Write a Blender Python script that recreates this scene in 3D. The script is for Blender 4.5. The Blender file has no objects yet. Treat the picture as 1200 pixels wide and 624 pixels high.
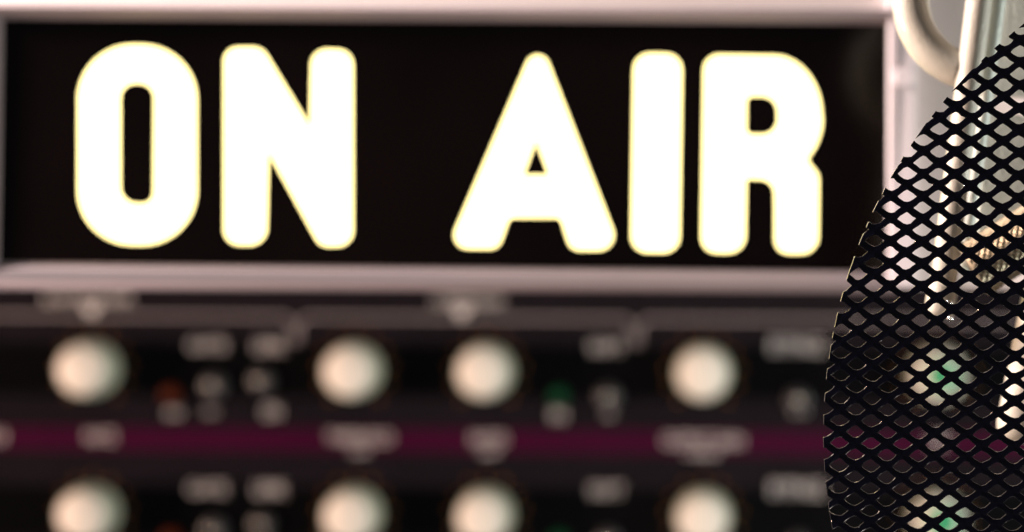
import bpy, bmesh, math, random
from mathutils import Vector, Matrix
random.seed(4)
R = math.radians
scene = bpy.context.scene

# ------------------------------------------------------------------ camera
PX0, PY0 = 880.0, 312.0            # photograph pixel the lens axis goes through
LENS = 85.0
K = 36.0 / LENS / 1200.0           # metres per photograph pixel per metre of distance
FOCUS = 0.38
cam_d = bpy.data.cameras.new('camera')
cam = bpy.data.objects.new('camera', cam_d)
scene.collection.objects.link(cam)
cam.location = (0, 0, 0)
cam.rotation_euler = (R(90), 0, 0)
cam_d.lens = LENS
cam_d.sensor_width = 36.0
cam_d.shift_x = -(PX0 - 600.0) / 1200.0
cam_d.clip_start = 0.01
cam_d.clip_end = 50
cam_d.dof.use_dof = True
cam_d.dof.focus_distance = FOCUS
cam_d.dof.aperture_fstop = 10.4
scene.camera = cam

# ------------------------------------------------------------------ world, lamps, exposure
world = bpy.data.worlds.new('World')
scene.world = world
world.use_nodes = True
bg = world.node_tree.nodes['Background']
bg.inputs['Color'].default_value = (0.76, 0.72, 0.76, 1)
bg.inputs['Strength'].default_value = 0.06
scene.view_settings.view_transform = 'Standard'
scene.view_settings.look = 'None'
scene.view_settings.exposure = 0.0
scene.view_settings.gamma = 1.0
scene.cycles.use_denoising = True
scene.cycles.sample_clamp_indirect = 6.0


def area(name, loc, target, size, power, col, size_y=None):
    d = bpy.data.lights.new(name, 'AREA')
    d.energy = power
    d.color = col
    d.size = size
    if size_y:
        d.shape = 'RECTANGLE'
        d.size_y = size_y
    o = bpy.data.objects.new(name, d)
    scene.collection.objects.link(o)
    o.location = loc
    o.rotation_euler = (Vector(target) - Vector(loc)).to_track_quat('-Z', 'Y').to_euler()
    return o


area('warm_lamp', (-1.05, 0.26, -0.11), (0.0, 0.62, -0.02), 0.16, 12.5, (1.0, 0.69, 0.53))
area('upper_lamp', (-0.44, 0.385, 0.26), (0.06, 0.50, 0.0), 0.10, 8.8, (1.0, 0.87, 0.80))
area('rack_fill', (0.08, 0.10, -0.42), (0.02, 0.75, -0.04), 0.12, 1.5, (1.0, 0.88, 0.80))  # fill added below the view to brighten the rack
area('cool_lamp', (0.38, 0.43, -0.04), (-0.02, 0.68, -0.03), 0.06, 1.5, (0.92, 0.98, 0.90))

# ------------------------------------------------------------------ helpers


def P(px, py, d, fwd=0.0):
    """point seen at photograph pixel px,py at distance d"""
    return Vector(((px - PX0) * K * d, d + fwd, -(py - PY0) * K * d))


def nodes(name):
    m = bpy.data.materials.new(name)
    m.use_nodes = True
    nt = m.node_tree
    return m, nt, nt.nodes['Principled BSDF']


def mat(name, col, rough=0.5, metal=0.0, emis=None, estr=0.0, coat=0.0, bump=0.0, bscale=400.0,
        var=0.0, vscale=30.0, spec=0.5):
    m, nt, b = nodes(name)
    b.inputs['Base Color'].default_value = (*col, 1)
    b.inputs['Roughness'].default_value = rough
    b.inputs['Metallic'].default_value = metal
    b.inputs['Coat Weight'].default_value = coat
    b.inputs['Specular IOR Level'].default_value = spec
    if emis:
        b.inputs['Emission Color'].default_value = (*emis, 1)
        b.inputs['Emission Strength'].default_value = estr
    tc = nt.nodes.new('ShaderNodeTexCoord')
    if var:
        n = nt.nodes.new('ShaderNodeTexNoise')
        n.inputs['Scale'].default_value = vscale
        n.inputs['Detail'].default_value = 5
        nt.links.new(tc.outputs['Object'], n.inputs['Vector'])
        r = nt.nodes.new('ShaderNodeMapRange')
        r.inputs['From Min'].default_value = 0.3
        r.inputs['From Max'].default_value = 0.7
        r.inputs['To Min'].default_value = 1 - var
        r.inputs['To Max'].default_value = 1 + var
        nt.links.new(n.outputs['Fac'], r.inputs['Value'])
        mx = nt.nodes.new('ShaderNodeVectorMath')
        mx.operation = 'SCALE'
        mx.inputs[0].default_value = col
        nt.links.new(r.outputs['Result'], mx.inputs['Scale'])
        nt.links.new(mx.outputs['Vector'], b.inputs['Base Color'])
    if bump:
        n2 = nt.nodes.new('ShaderNodeTexNoise')
        n2.inputs['Scale'].default_value = bscale
        n2.inputs['Detail'].default_value = 3
        nt.links.new(tc.outputs['Object'], n2.inputs['Vector'])
        bp = nt.nodes.new('ShaderNodeBump')
        bp.inputs['Strength'].default_value = bump
        bp.inputs['Distance'].default_value = 0.0004
        nt.links.new(n2.outputs['Fac'], bp.inputs['Height'])
        nt.links.new(bp.outputs['Normal'], b.inputs['Normal'])
    return m


M = {
    'cabinet': mat('pale_laminate', (0.70, 0.62, 0.605), 0.55, var=0.05, vscale=14, bump=0.2, bscale=900),
    'frame_strip_lit': mat('lit_lavender_frame', (0.66, 0.585, 0.62), 0.5, var=0.05, vscale=20),  # right side of the frame, its brighter light put into the colour
    'frame': mat('painted_frame', (0.19, 0.155, 0.165), 0.7, spec=0.3, var=0.04, vscale=25),
    'acrylic': mat('black_acrylic', (0.0022, 0.0012, 0.0012), 0.12, spec=0.3, var=0.3, vscale=20),
    'letter': mat('lit_letter', (0.25, 0.20, 0.08), 0.4, emis=(1.0, 0.82, 0.34), estr=4.0),
    'panel': mat('rack_panel', (0.009, 0.0065, 0.009), 0.22, spec=0.3, var=0.15, vscale=40),
    'band': mat('matte_black_band', (0.0015, 0.0015, 0.002), 0.3, spec=0.1),
    'purple': mat('purple_stripe', (0.042, 0.0022, 0.020), 0.25, spec=0.2, var=0.1, vscale=40),
    'print': mat('white_print', (0.58, 0.53, 0.53), 0.5),
    'line': mat('grey_print', (0.27, 0.23, 0.24), 0.5),
    'amber': mat('amber_print', (0.22, 0.085, 0.01), 0.5),
    'cap': mat('cream_cap', (0.84, 0.77, 0.69), 0.45, var=0.04, vscale=120),
    'skirt': mat('sage_skirt', (0.52, 0.57, 0.45), 0.45, var=0.08, vscale=120),
    'green_cap': mat('green_cap', (0.03, 0.33, 0.14), 0.4),
    'pointer': mat('pointer_line', (0.75, 0.72, 0.68), 0.5),
    'button': mat('button_grey', (0.025, 0.022, 0.025), 0.35),
    'steel': mat('polished_steel', (0.72, 0.70, 0.67), 0.2, metal=1.0),
    'red_led': mat('red_indicator', (0.06, 0.010, 0.002), 0.5, spec=0.1, emis=(1.0, 0.12, 0.01), estr=0.02),
    'green_led': mat('green_indicator', (0.002, 0.035, 0.013), 0.5, spec=0.1, emis=(0.02, 0.8, 0.25), estr=0.02),
    'mesh': mat('black_metal_mesh', (0.0008, 0.0008, 0.004), 0.2, spec=0.5),
    'cut': mat('cut_edge_and_glint_metal', (0.65, 0.63, 0.60), 0.25, metal=1.0),
    'arm': mat('offwhite_powder_coat', (0.50, 0.46, 0.39), 0.30, coat=0.3, bump=0.5, bscale=2800, var=0.05, vscale=150),
    'arm_cool_lit': mat('cool_lit_powder_coat', (0.60, 0.64, 0.60), 0.4, bump=0.5, bscale=1500),  # arm coat made paler and cooler, the cool light put into its colour
    'knurl': mat('brass_knurl', (0.42, 0.35, 0.25), 0.32, metal=0.6, var=0.2, vscale=300),
}


def link(name, bm, material, parent=None, smooth=False, mats=None):
    me = bpy.data.meshes.new(name)
    bm.normal_update()
    bm.to_mesh(me)
    bm.free()
    for mm in (mats or [material]):
        me.materials.append(mm)
    if smooth:
        for p in me.polygons:
            p.use_smooth = True
    o = bpy.data.objects.new(name, me)
    scene.collection.objects.link(o)
    if parent:
        o.parent = parent
        o.matrix_parent_inverse = Matrix.Translation(parent.location).inverted()
    return o


def thing(name, loc, label, cat, group=None):
    o = bpy.data.objects.new(name, None)
    scene.collection.objects.link(o)
    o.empty_display_size = 0.01
    o.location = loc
    o['label'] = label
    o['category'] = cat
    if group:
        o['group'] = group
    return o


def bevel(o, w, seg=3, angle=40):
    md = o.modifiers.new('bevel', 'BEVEL')
    md.width = w
    md.segments = seg
    md.limit_method = 'ANGLE'
    md.angle_limit = R(angle)
    return o


def box_bm(lo, hi, bm=None):
    bm = bm or bmesh.new()
    lo, hi = Vector(lo), Vector(hi)
    c = (lo + hi) / 2
    s = hi - lo
    bmesh.ops.create_cube(bm, size=1, matrix=Matrix.Translation(c) @ Matrix.Diagonal((*s, 1)))
    return bm


def sweep(path, radii, n=28, cap=True):
    """smooth tube along a list of points"""
    bm = bmesh.new()
    rings = []
    up = Vector((0, 1, 0))
    for i, p in enumerate(path):
        a = path[max(i - 1, 0)]
        b = path[min(i + 1, len(path) - 1)]
        t = (b - a).normalized()
        u = t.cross(up)
        if u.length < 1e-4:
            u = t.cross(Vector((1, 0, 0)))
        u.normalize()
        v = t.cross(u).normalized()
        r = radii[i] if isinstance(radii, list) else radii
        rings.append([bm.verts.new(p + (u * math.cos(2 * math.pi * k / n) + v * math.sin(2 * math.pi * k / n)) * r)
                      for k in range(n)])
    for A, B in zip(rings, rings[1:]):
        for k in range(n):
            bm.faces.new((A[k], A[(k + 1) % n], B[(k + 1) % n], B[k]))
    if cap:
        bm.faces.new(rings[0][::-1])
        bm.faces.new(rings[-1])
    bmesh.ops.recalc_face_normals(bm, faces=bm.faces)
    return bm


def rod(a, b, r, n=28, rnd=0.3):
    """tube with rounded ends"""
    L = (b - a).length
    t = (b - a).normalized()
    e = r * rnd
    path, rad = [], []
    for k in range(5):
        f = k / 4 * math.pi / 2
        path.append(a + t * (e * (1 - math.sin(f)) * 1.0 if False else e * (1 - math.cos(f))))
        rad.append(r - e + e * math.sin(f))
    m = 6
    for k in range(1, m):
        path.append(a + t * (e + (L - 2 * e) * k / m))
        rad.append(r)
    for k in range(5):
        f = (1 - k / 4) * math.pi / 2
        path.append(b - t * (e * (1 - math.cos(f))))
        rad.append(r - e + e * math.sin(f))
    return sweep(path, rad, n)


def lathe(profile, centre, n=48):
    """profile of (radius, y) turned round an axis along Y; last points run to the axis"""
    bm = bmesh.new()
    rings = []
    for r, y in profile:
        if r < 1e-7:
            rings.append([bm.verts.new(centre + Vector((0, y, 0)))])
        else:
            rings.append([bm.verts.new(centre + Vector((r * math.cos(2 * math.pi * k / n), y,
                                                        r * math.sin(2 * math.pi * k / n)))) for k in range(n)])
    for A, B in zip(rings, rings[1:]):
        for k in range(n):
            a, b = A[k % len(A)], A[(k + 1) % len(A)]
            c, d = B[(k + 1) % len(B)], B[k % len(B)]
            vs = []
            for v in (a, b, c, d):
                if v not in vs:
                    vs.append(v)
            if len(vs) > 2:
                bm.faces.new(vs)
    bmesh.ops.recalc_face_normals(bm, faces=bm.faces)
    return bm


def round_poly(pts, rads, seg=10):
    """round the corners of a polygon given as (x, y) with one radius each"""
    out = []
    n = len(pts)
    for i in range(n):
        p = Vector(pts[i])
        r = rads[i] if isinstance(rads, (list, tuple)) else rads
        if r <= 0:
            out.append(p)
            continue
        a = Vector(pts[i - 1]) - p
        b = Vector(pts[(i + 1) % n]) - p
        la, lb = a.length, b.length
        a.normalize()
        b.normalize()
        ang = a.angle(b)
        d = r / math.tan(ang / 2)
        d = min(d, la * 0.499, lb * 0.499)
        rr = d * math.tan(ang / 2)
        c = p + (a + b).normalized() * (rr / math.sin(ang / 2))
        s = p + a * d - c
        e = p + b * d - c
        a0 = math.atan2(s.y, s.x)
        a1 = math.atan2(e.y, e.x)
        da = (a1 - a0 + math.pi) % (2 * math.pi) - math.pi
        for k in range(seg + 1):
            f = a0 + da * k / seg
            out.append(c + Vector((math.cos(f), math.sin(f))) * rr)
    return out


def inset_poly(pts, d):
    """move a polygon's outline inward by d (outward if negative), whatever its winding"""
    q = []
    for p in pts:
        if not q or (p - q[-1]).length > 1e-3:
            q.append(p)
    if (q[0] - q[-1]).length < 1e-3:
        q.pop()
    n = len(q)
    area2 = sum(q[i].x * q[(i + 1) % n].y - q[(i + 1) % n].x * q[i].y for i in range(n))
    sgn = 1 if area2 > 0 else -1
    out = []
    for i in range(n):
        t0 = (q[i] - q[i - 1]).normalized()
        t1 = (q[(i + 1) % n] - q[i]).normalized()
        n0 = Vector((-t0.y, t0.x)) * sgn
        n1 = Vector((-t1.y, t1.x)) * sgn
        m = (n0 + n1)
        if m.length < 1e-6:
            m = n0
        m.normalize()
        c = max(0.4, m.dot(n0))
        out.append(q[i] + m * d / c)
    return out


def flat_shape(name, loops, d, depth, material, parent):
    """filled 2D outlines (photograph pixels) as a slab of real thickness at distance d"""
    cu = bpy.data.curves.new(name, 'CURVE')
    cu.dimensions = '2D'
    cu.fill_mode = 'BOTH'
    cu.extrude = depth / 2
    for lp in loops:
        sp = cu.splines.new('POLY')
        sp.points.add(len(lp) - 1)
        for i, p in enumerate(lp):
            sp.points[i].co = ((p[0] - PX0) * K * d, -(p[1] - PY0) * K * d, 0, 1)
        sp.use_cyclic_u = True
    tmp = bpy.data.objects.new('tmp', cu)
    me = bpy.data.meshes.new_from_object(tmp)
    bpy.data.objects.remove(tmp)
    bm = bmesh.new()
    bm.from_mesh(me)
    bpy.data.meshes.remove(me)
    bm.transform(Matrix.Translation((0, d, 0)) @ Matrix.Rotation(R(90), 4, 'X'))
    bmesh.ops.remove_doubles(bm, verts=bm.verts, dist=1e-7)
    return link(name, bm, material, parent)


def words(name, text, px, py, wpx, hpx, d, material, parent, roll=0.0):
    """printed caption: wpx wide and hpx high in photograph pixels, centred on px,py"""
    cu = bpy.data.curves.new(name, 'FONT')
    cu.body = text
    cu.align_x = 'CENTER'
    cu.align_y = 'CENTER'
    cu.extrude = 0.0
    cu.offset = 0.012
    tmp = bpy.data.objects.new('tmp', cu)
    me = bpy.data.meshes.new_from_object(tmp)
    bpy.data.objects.remove(tmp)
    xs = [v.co.x for v in me.vertices]
    ys = [v.co.y for v in me.vertices]
    w, h = max(xs) - min(xs), max(ys) - min(ys)
    cx, cy = (max(xs) + min(xs)) / 2, (max(ys) + min(ys)) / 2
    bm = bmesh.new()
    bm.from_mesh(me)
    bpy.data.meshes.remove(me)
    c = P(px, py, d)
    T = (Matrix.Translation(c) @ Matrix.Rotation(R(90), 4, 'X') @ Matrix.Rotation(R(roll), 4, 'Z')
         @ Matrix.Diagonal((wpx * K * d / w, hpx * K * d / h, 1, 1)) @ Matrix.Translation((-cx, -cy, 0)))
    bm.transform(T)
    return link(name, bm, material, parent)


# ------------------------------------------------------------------ cabinet (the pale background)
CD = 0.4985
cab = thing('cabinet', P(600, 340, CD, 0.15),
            'pale pinkish grey cabinet front behind the lit sign, its lower edge above the dark rack', 'cabinet')
lo, hi = P(-2200, 338.5, CD), P(1760, -240, CD)  # left end lengthened out of view to keep the upper light off the rack
body = link('cabinet_body', box_bm((lo.x, CD + 0.004, lo.z + 0.0012), (hi.x, CD + 0.30, hi.z)), M['cabinet'], cab)
bevel(body, 0.0008)
fr = link('front_panel', box_bm((lo.x - .001, CD, lo.z), (hi.x + .001, CD + 0.0035, hi.z + .001)), M['cabinet'], cab)
bevel(fr, 0.0008)

t0, t1 = P(1040, 337.5, CD), P(1072, -230, CD)
bt = link('frame_strip_lit', box_bm((t0.x, CD - 0.0034, t0.z), (t1.x, CD + 0.001, t1.z)), M['frame_strip_lit'], cab)
bevel(bt, 0.0005)

# ------------------------------------------------------------------ lit sign
SD = 0.495
sign = thing('lit_sign', P(520, 340, SD, 0.01),
             'lit black sign reading ON AIR in glowing white letters, in a pale pinkish frame', 'sign')


def ring_frame():
    """frame swept round the window: loops from the outer back edge over a rounded crest to the glass"""
    inner = [(0, 22), (1047, 31), (1046, 312), (0, 304)]       # window corners TL TR BR BL
    outer = [(-26, 3), (1051, 11), (1051, 345), (-26, 340)]
    # (fraction from outer to inner, depth offset from SD)
    prof = [(0.0, 0.0045), (0.0, 0.0006), (0.02, 0.0001), (0.06, -0.0002), (0.30, -0.0005), (0.6, -0.0005),
            (0.7, -0.0005), (0.8, -0.0004), (0.88, -0.0004), (0.95, -0.0001), (0.985, 0.0005), (1.0, 0.0045)]
    bm = bmesh.new()
    loops = []
    for f, dy in prof:
        L = []
        for i in range(4):
            x = outer[i][0] + (inner[i][0] - outer[i][0]) * f
            y = outer[i][1] + (inner[i][1] - outer[i][1]) * f
            v = P(x, y, SD)
            if 0.01 < f < 0.99:                 # lower rail leans up and back, upper rail rolls over towards the window
                dy = dy + (0.0011 * (1 - f) if i >= 2 else 0.0036 * (max(0, f - 0.35) / 0.65) ** 2)
            L.append(bm.verts.new((v.x, SD + dy, v.z)))
        loops.append(L)
    for A, B in zip(loops, loops[1:]):
        for k in range(4):
            bm.faces.new((A[k], A[(k + 1) % 4], B[(k + 1) % 4], B[k]))
    bm.faces.new(loops[0])
    bmesh.ops.recalc_face_normals(bm, faces=bm.faces)
    return bm


fo = link('frame', ring_frame(), M['frame'], sign, smooth=True)
md = fo.modifiers.new('edges', 'EDGE_SPLIT')
md.split_angle = R(40)
sc_ = lathe([(12 * K * SD, 0.0006), (12 * K * SD, -0.0005), (11 * K * SD, -0.0007), (0, -0.0007)], P(1058, 92, CD) + Vector((0, -0.0036, 0)), 32)
link('screw_cover', sc_, M['frame_strip_lit'], cab, smooth=False)
gl = [P(-6, 14, SD + .003), P(1050, 24, SD + .003), P(1049, 318, SD + .003), P(-6, 308, SD + .003)]
bm = bmesh.new()
fv = [bm.verts.new(v) for v in gl]
bv = [bm.verts.new(v + Vector((0, 0.002, 0))) for v in gl]
bm.faces.new(fv)
bm.faces.new(bv[::-1])
for k in range(4):
    bm.faces.new((fv[k], fv[(k + 1) % 4], bv[(k + 1) % 4], bv[k]))
bmesh.ops.recalc_face_normals(bm, faces=bm.faces)
link('black_panel', bm, M['acrylic'], sign)

LD = SD + 0.0033
S = 5.2       # how far the glow spreads past each letter's edge, in pixels


def arc(cx, cy, rx, ry, a0, a1, n=18):
    return [Vector((cx + rx * math.cos(R(a0 + (a1 - a0) * k / n)), cy + ry * math.sin(R(a0 + (a1 - a0) * k / n))))
            for k in range(n + 1)]


def letter(loops):
    outl = [inset_poly(loops[0], S)] + [inset_poly(l, -S * 1.1) for l in loops[1:]]
    return flat_shape('letter', outl, LD, 0.0010, M['letter'], sign)


# O
letter([round_poly([(88, 48), (235, 50), (235, 292), (88, 291)], 68, 20),
        round_poly([(146, 102), (177, 103), (176, 235), (146, 234)], [13, 13, 9, 15])])
# N
letter([round_poly([(259, 52), (310, 52), (361.5, 141), (361, 54), (418, 55), (418, 293), (373, 293), (317, 186),
                    (317, 292), (259, 291)], [20, 22, 0, 22, 22, 24, 20, 0, 24, 22])])
# A
letter([round_poly([(631, 33), (733.5, 298), (666, 297.5), (654, 259.5), (600, 259.5), (587, 296), (518.5, 295.5)],
                   [17, 22, 18, 3, 3, 18, 20]),
        [Vector((628.5, 176)), Vector((637, 201)), Vector((620, 201))]])
# I
letter([round_poly([(739, 59), (803.5, 59.5), (800, 300.5), (735.5, 300)], 23)])
# R
bowl = ([Vector((905, 61.5))] + arc(905, 135, 62, 74, -80, 0, 14) + arc(903, 138, 65, 72, 0, 42, 8)
        + [Vector((952.5, 187))] + arc(935, 212, 28.5, 26, -50, 0, 8))
rest = round_poly([(963.5, 212), (962.5, 302), (904, 301.5), (903.5, 215), (878.5, 214), (877, 301), (817.5, 300.5), (821, 60.5),
                   (905, 61)], [0, 24, 20, 15, 0, 24, 22, 22, 0])
rest = rest[1:-1]
hole = round_poly([(879.5, 117.5), (906.5, 118), (906.5, 154), (879, 153.5)], [2, 16, 16, 2])
letter([bowl + rest, hole])

# ------------------------------------------------------------------ rack processor (two rows of controls)
RD = 0.75
rack = thing('rack_processor', P(600, 720, RD, 0.02),
             'black rack audio processor with cream knobs and a purple stripe, below the lit sign',
             'audio processor')


def ty(px, py):
    return py + (px - 420) * 0.0065


lo, hi = P(-420, 760, RD), P(1560, 331, RD)
pan = link('front_panel', box_bm((lo.x, RD, lo.z), (hi.x, RD + 0.003, hi.z)), M['panel'], rack)
bevel(pan, 0.0006)
link('chassis', box_bm((lo.x + .012, RD + 0.0032, lo.z + .002), (hi.x - .012, RD + 0.20, hi.z - .002)), M['panel'], rack)
PR = RD - 0.00025


def strip(name, x0, x1, y0, y1, m, off=0.00012):
    pts = [(x0, ty(x0, y0)), (x1, ty(x1, y0)), (x1, ty(x1, y1)), (x0, ty(x0, y1))]
    bm = bmesh.new()
    bm.faces.new([bm.verts.new(P(x, y, RD) + Vector((0, -off, 0))) for x, y in pts])
    return link(name, bm, m, rack)


for row in (0, 168):
    strip('black_band', -400, 1540, 403 + row, 466 + row, M['band'])
strip('purple_stripe', -400, 1540, 503, 529, M['purple'])
strip('purple_stripe', -400, 1540, 669, 698, M['purple'])


def outline(x0, x1, y, drop, r, w=3.6):
    """thin printed bracket: horizontal line with rounded shoulders and short drops"""
    half = w / 2
    outer = [Vector((x0 - half, y + drop))] + arc(x0 + r, y + r, r + half, r + half, 180, 270, 8) + \
        arc(x1 - r, y + r, r + half, r + half, 270, 360, 8) + [Vector((x1 + half, y + drop))]
    inner = [Vector((x1 - half, y + drop))] + arc(x1 - r, y + r, r - half, r - half, 360, 270, 8) + \
        arc(x0 + r, y + r, r - half, r - half, 270, 180, 8) + [Vector((x0 + half, y + drop))]
    n = len(outer)
    bm = bmesh.new()
    A = [bm.verts.new(P(p.x, ty(p.x, p.y), PR)) for p in outer]
    B = [bm.verts.new(P(p.x, ty(p.x, p.y), PR)) for p in reversed(inner)]
    for k in range(n - 1):
        bm.faces.new((A[k], A[k + 1], B[k + 1], B[k]))
    return link('section_outline', bm, M['line'], rack)


outline(-140, 344, 372, 30, 14)
outline(350, 742, 372, 30, 14)
outline(749, 1290, 372, 30, 14)

# captions: text, x, y, width, height
CAP = [('EXPANDER', 104, 352, 104, 12), ('COMPRESSOR', 549, 352, 84, 12),
       ('RATE', 118, 514, 34, 13), ('IN', -8, 514, 26, 13), ('THRESHOLD', 421, 513, 76, 13), ('RATIO', 573, 514, 40, 14),
       ('OUTPUT GAIN', 824, 514, 92, 14), ('LIMIT', 1101, 512, 24, 16)]
for row in (0, 168):
    CAP += [('GATE', 243, 406 + row, 44, 13), ('LINK', 317, 406 + row, 36, 15), ('SOFT', 711, 405 + row, 40, 13),
            ('BYPASS', 934, 402 + row, 62, 17), ('IN', 203, 486 + row, 16, 9), ('ON', 246, 484 + row, 14, 7),
            ('ON', 318, 483 + row, 20, 15), ('IN', 654, 485 + row, 16, 13), ('ON', 713, 484 + row, 12, 6),
            ('ON', 936, 474 + row, 18, 16)]
CAP += [('dB', 421, 529, 22, 6), ('dB', 573, 529, 22, 6), ('dB', 822, 529, 42, 6)]
for t, x, y, w, h in CAP:
    words('caption', t, x, ty(x, y), w, h, PR - 0.0001, M['print'], rack, -0.4)

# pointer triangles under the two headings
for x in (107, 541):
    y = ty(x, 366)
    bm = bmesh.new()
    bm.faces.new([bm.verts.new(P(a, b, PR - 0.0004)) for a, b in ((x - 11, y - 7), (x + 11, y - 7), (x + 3, y + 8), (x - 3, y + 8))])
    link('heading_marker', bm, M['print'], rack)

# knobs
PXM = K * RD


def knob(x, y, cap_mat, dot=False, label=None):
    c = P(x + 4 if x < 900 else x, y, RD)
    r = 31 * PXM
    prof = [(r * 1.03, 0.0), (r * 1.03, -0.0035), (r * 0.99, -0.0050), (r * 0.97, -0.0110), (r * 0.93, -0.0117), (0, -0.0117)]
    bm = lathe(prof, c + Vector((0, -0.0004, 0)), 60)
    for v in bm.verts:                       # fluted grip
        d = Vector((v.co.x - c.x, v.co.z - c.z))
        if -0.0115 < v.co.y - c.y < -0.0050 and d.length > r * 0.9:
            s = 1 + 0.018 * math.cos(20 * math.atan2(d.y, d.x))
            v.co.x = c.x + d.x * s
            v.co.z = c.z + d.y * s
    kb = link('knob', bm, M['skirt'], rack, smooth=False)
    if label:
        kb['label'] = label
    cp = lathe([(r * 0.90, -0.0117), (r * 0.88, -0.0134), (r * 0.80, -0.0142), (0, -0.0144)], c, 60)
    link('cap', cp, cap_mat, kb, smooth=True)
    if dot:
        dp = lathe([(r * 0.60, -0.0140), (r * 0.58, -0.0152), (0, -0.0154)], c + Vector((r * 0.12, 0, 0)), 40)
        link('centre_dot', dp, M['green_cap'], kb, smooth=True)
    a = R(random.uniform(-30, 40))
    bm = box_bm((-r * 0.06, -0.0148, r * 0.30), (r * 0.06, -0.0140, r * 0.80))
    bm.transform(Matrix.Translation(c) @ Matrix.Rotation(a, 4, 'Y'))
    link('pointer', bm, M['pointer'], kb)
    # printed amber ticks round it
    bm = bmesh.new()
    for k in range(11):
        f = R(-140 + 28 * k)
        for _ in (0,):
            q0 = c + Vector((math.sin(f), 0, math.cos(f))) * r * 1.30
            q1 = c + Vector((math.sin(f), 0, math.cos(f))) * r * 1.50
            t = Vector((math.cos(f), 0, -math.sin(f))) * r * 0.05
            off = Vector((0, -0.0003, 0))
            bm.faces.new([bm.verts.new(q + off) for q in (q0 - t, q0 + t, q1 + t, q1 - t)])
    link('tick_ring', bm, M['amber'], rack)


for row in (0, 168):
    for x in (-60 - 150, 105, 412, 566, 820, 1097):
        green = x > 1000
        knob(x, ty(x, 434) + row, M['cap'], green,
             'knob with a green centre behind the black mesh' if green else None)

# buttons and indicators
for row in (0, 168):
    for x, y in ((252, 453), (308, 447), (713, 463), (935, 466)):
        c = P(x, ty(x, y) + row, RD)
        b = lathe([(0.0036, 0), (0.0036, -0.0020), (0.0030, -0.0026), (0.0010, -0.0029), (0, -0.0029)], c + Vector((0, -0.0002, 0)), 32)
        bo = link('button', b, M['button'], rack, smooth=True)
        g = bmesh.new()  # steel bead added only to make the button's glint
        bmesh.ops.create_uvsphere(g, u_segments=20, v_segments=12, radius=0.0013,
                                  matrix=Matrix.Translation(c + Vector((0, -0.0038, 0))))
        link('glint_bead', g, M['steel'], bo, smooth=True)
    for x, y, m in ((201, 464, 'red_led'), (655, 463, 'green_led')):
        c = P(x, ty(x, y) + row, RD)
        b = lathe([(0.0026, 0), (0.0026, -0.0020), (0.0018, -0.0034), (0, -0.0040)], c + Vector((0, -0.0002, 0)), 24)
        link('indicator_light', b, M[m], rack, smooth=True)

# ------------------------------------------------------------------ microphone arm
AD = 0.412
arm = thing('microphone_arm', P(1150, 300, AD),
            'off-white tubular microphone arm with a curved hook, partly behind the black mesh', 'microphone arm')


def q(px, py, d):
    return P(px, py, d)


a_tube = link('tube', rod(q(1159, -90, AD), q(1103, 352, AD), 15.5 * K * AD), M['arm'], arm, smooth=True)
b_tube = link('tube', rod(q(1182, -90, AD + .006), q(1127, 318, AD + .006), 9 * K * AD), M['arm_cool_lit'], arm, smooth=True)
b_tube['label'] = 'thinner tube with cool light in its colour, just right of the main one'
# hook
path = []
for k in range(41):
    f = R(60 + (252 - 60) * k / 40)
    rr = 88
    path.append(q(1155 + rr * math.cos(f), -1 - rr * math.sin(f), AD + 0.002 + 0.004 * (1 - k / 40)))
link('hook', sweep(path, 22 * K * AD, 32), M['arm'], arm, smooth=True)
# slotted bracket plate
pl = [Vector(p) for p in ((1181, -90), (1400, -90), (1400, 300), (1142, 322), (1156, 110))]
slot = [Vector(p) for p in ((1166, 112), (1225, 116), (1225, 138), (1163, 134))]
po = flat_shape('bracket_plate', [round_poly(pl, [6, 10, 20, 6, 4]), round_poly(slot, 8)], AD + 0.012, 0.003, M['arm_cool_lit'], arm)
bevel(po, 0.0005)
# lower tube
link('tube', rod(q(1234, 300, AD), q(1190, 520, AD), 27 * K * AD, rnd=0.8), M['arm'], arm, smooth=True)
# collar and screws at the joint
link('collar', rod(q(1106, 330, AD - .001), q(1100, 372, AD - .001), 18 * K * AD, rnd=0.4), M['arm'], arm, smooth=True)
for (x, y, r) in ((1111, 356, 5), (1112, 373, 4)):
    b = lathe([(r * K * AD, 0.0), (r * K * AD, -0.0016), (r * 0.6 * K * AD, -0.0024), (0, -0.0025)], q(x, y, AD - 0.0037), 20)
    link('screw', b, M['steel'], arm, smooth=True)


def knurled(a, b, r, na=22, nl=13):
    bm = bmesh.new()
    t = (b - a)
    L = t.length
    t.normalize()
    u = t.cross(Vector((0, 1, 0))).normalized()
    v = t.cross(u)
    nA, nL = na * 4, nl * 4
    rings = []
    for i in range(nL + 1):
        ring = []
        for k in range(nA):
            f = 2 * math.pi * k / nA
            s, w = i / nL * nl, k / nA * na
            h = abs(((s + w) % 1) - 0.5) + abs(((s - w) % 1) - 0.5)
            rr = r * (1 - 0.10 * h)
            if i in (0, nL):
                rr = r * 0.88
            ring.append(bm.verts.new(a + t * (L * i / nL) + (u * math.cos(f) + v * math.sin(f)) * rr))
        rings.append(ring)
    for A, B in zip(rings, rings[1:]):
        for k in range(nA):
            bm.faces.new((A[k], A[(k + 1) % nA], B[(k + 1) % nA], B[k]))
    bm.faces.new(rings[0][::-1])
    bm.faces.new(rings[-1])
    bmesh.ops.recalc_face_normals(bm, faces=bm.faces)
    return bm


link('knurled_knob', knurled(q(1138, 318, AD - .001), q(1236, 258, AD - .001), 35 * K * AD), M['knurl'], arm)

# ------------------------------------------------------------------ pop filter: expanded metal disc
MD = FOCUS
pm = K * MD                     # metres per pixel at the mesh
CX, CY, RAD = 1573.0, 508.0, 608.0
A_, B_ = 37.0, 26.4            # cell width and height in pixels
rot = R(1.0)


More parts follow.
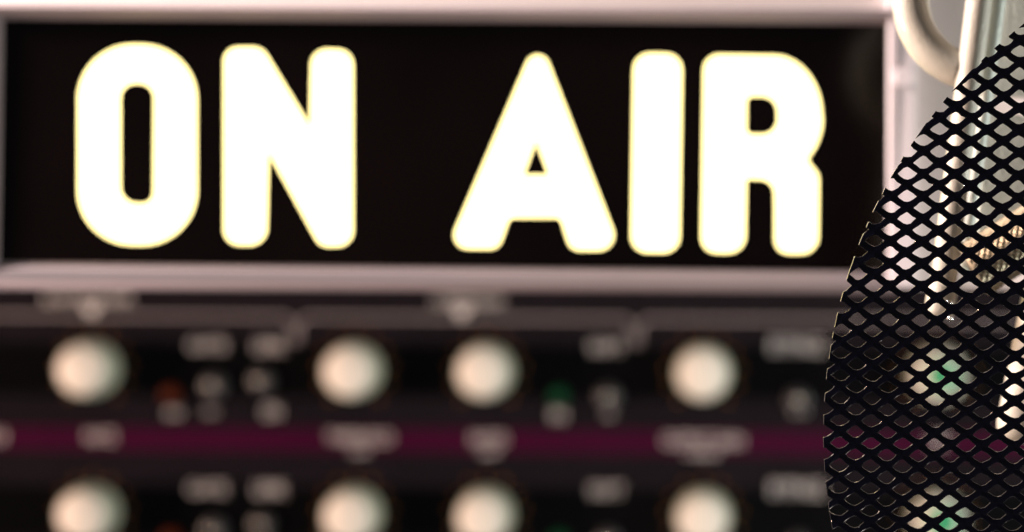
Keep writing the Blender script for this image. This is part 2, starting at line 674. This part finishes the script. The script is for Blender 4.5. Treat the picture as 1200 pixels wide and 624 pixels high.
def mesh_disc():
    bm = bmesh.new()
    vmap = {}

    def vert(x, y, z, key=None):
        k = (round(x, 2), round(y, 2))
        if k in vmap:
            return vmap[k]
        v = bm.verts.new((x, y, z))
        vmap[k] = v
        return v
    hw, hh = A_ / 2, B_ / 2
    # hole outline: lens-like diamond, point left and right; upper rim pushed back, lower rim forward
    hole_pts = [(1.00, 0.02), (0.60, 0.34), (0.25, 0.72), (-0.02, 0.86), (-0.34, 0.66), (-0.68, 0.30),
                (-0.98, -0.04), (-0.70, -0.34), (-0.28, -0.70), (0.04, -0.80), (0.40, -0.66), (0.74, -0.32)]
    sx, sy = 0.61 * hw, 0.655 * hh
    outer_pts = [(hw, 0), (hw * 2 / 3, hh / 3), (hw / 3, hh * 2 / 3), (0, hh), (-hw / 3, hh * 2 / 3), (-hw * 2 / 3, hh / 3),
                 (-hw, 0), (-hw * 2 / 3, -hh / 3), (-hw / 3, -hh * 2 / 3), (0, -hh), (hw / 3, -hh * 2 / 3), (hw * 2 / 3, -hh / 3)]
    n = 12
    ncol = int(RAD / hw) + 3
    nrow = int(RAD / hh) + 3
    OX, OY = 3.0, 5.0
    for i in range(-ncol, ncol):
        for j in range(-nrow, nrow):
            if (i + j) % 2:
                continue
            cx, cy = i * hw + OX, j * hh + OY
            if math.hypot(cx, cy) > RAD + hw:
                continue
            O = [vert(cx + x, cy + y, 0) for x, y in outer_pts]
            I = []
            q1, q2 = random.gauss(1, .035), random.gauss(1, .05)
            for (x, y) in hole_pts:
                jx, jy = random.uniform(-.45, .45), random.uniform(-.45, .45)
                I.append(bm.verts.new((cx + x * sx * q1 + jx, cy + y * sy * q2 + jy, 1.4 * y)))
            for k in range(n):
                bm.faces.new((O[k], O[(k + 1) % n], I[(k + 1) % n], I[k]))
    # cut the sheet round (64 straight cuts)
    cuts = 96
    for k in range(cuts):
        f = 2 * math.pi * k / cuts
        nrm = Vector((math.cos(f), math.sin(f), 0))
        near = [v for v in bm.verts if v.co.dot(nrm) > RAD - A_]
        if not near:
            continue
        fs = set()
        es = set()
        for v in near:
            fs.update(v.link_faces)
            es.update(v.link_edges)
        for fc in fs:
            es.update(fc.edges)
            near.extend(fc.verts)
        bmesh.ops.bisect_plane(bm, geom=list(set(near)) + list(es) + list(fs), plane_co=nrm * RAD, plane_no=nrm,
                               clear_outer=True)
    # drop loose crumbs: keep the biggest island
    bm.verts.ensure_lookup_table()
    seen = set()
    best = []
    for v in bm.verts:
        if v in seen:
            continue
        st = [v]
        seen.add(v)
        isl = []
        while st:
            w = st.pop()
            isl.append(w)
            for e in w.link_edges:
                o = e.other_vert(w)
                if o not in seen:
                    seen.add(o)
                    st.append(o)
        if len(isl) > len(best):
            best = isl
    bs = set(best)
    bmesh.ops.delete(bm, geom=[v for v in bm.verts if v not in bs], context='VERTS')
    # thickness
    th = 5.0
    front = list(bm.faces)
    rim_edges = [e for e in bm.edges if len(e.link_faces) == 1]
    rim = {id(e) for e in rim_edges}
    back = {}
    for v in list(bm.verts):
        back[v] = bm.verts.new((v.co.x, v.co.y, v.co.z - th))
    for f_ in front:
        bm.faces.new([back[v] for v in reversed(f_.verts)])
    for e in rim_edges:
        a, b = e.verts
        fc = e.link_faces[0]
        # keep winding
        vs = [l.vert for l in fc.loops]
        ia = vs.index(a)
        if vs[(ia + 1) % len(vs)] != b:
            a, b = b, a
        nf = bm.faces.new((b, a, back[a], back[b]))
        m = (a.co + b.co) / 2
        if math.hypot(m.x, m.y) > RAD - 1.2:
            nf.material_index = 1
        elif random.random() < 0.13:         # random bright metal faces inside the holes, put in as glints
            nf.material_index = 1
    for v in bm.verts:                   # slight dome
        r2 = (v.co.x ** 2 + v.co.y ** 2) / RAD ** 2
        v.co.z += 14 * (1 - r2)
    c = P(CX, CY, MD)
    T = (Matrix.Translation(c) @ Matrix.Rotation(R(90), 4, 'X') @ Matrix.Rotation(-rot, 4, 'Z')
         @ Matrix.Scale(pm, 4))
    bm.transform(T)
    return bm


mo = link('pop_filter', mesh_disc(), None, None, mats=[M['mesh'], M['cut']])
mo['label'] = 'round black metal mesh pop filter in sharp focus, overlapping the right of the sign'
mo['category'] = 'pop filter'
bevel(mo, 0.00010, 2, 50).modifiers['bevel'].use_clamp_overlap = False
for p_ in mo.data.polygons:
    p_.use_smooth = False
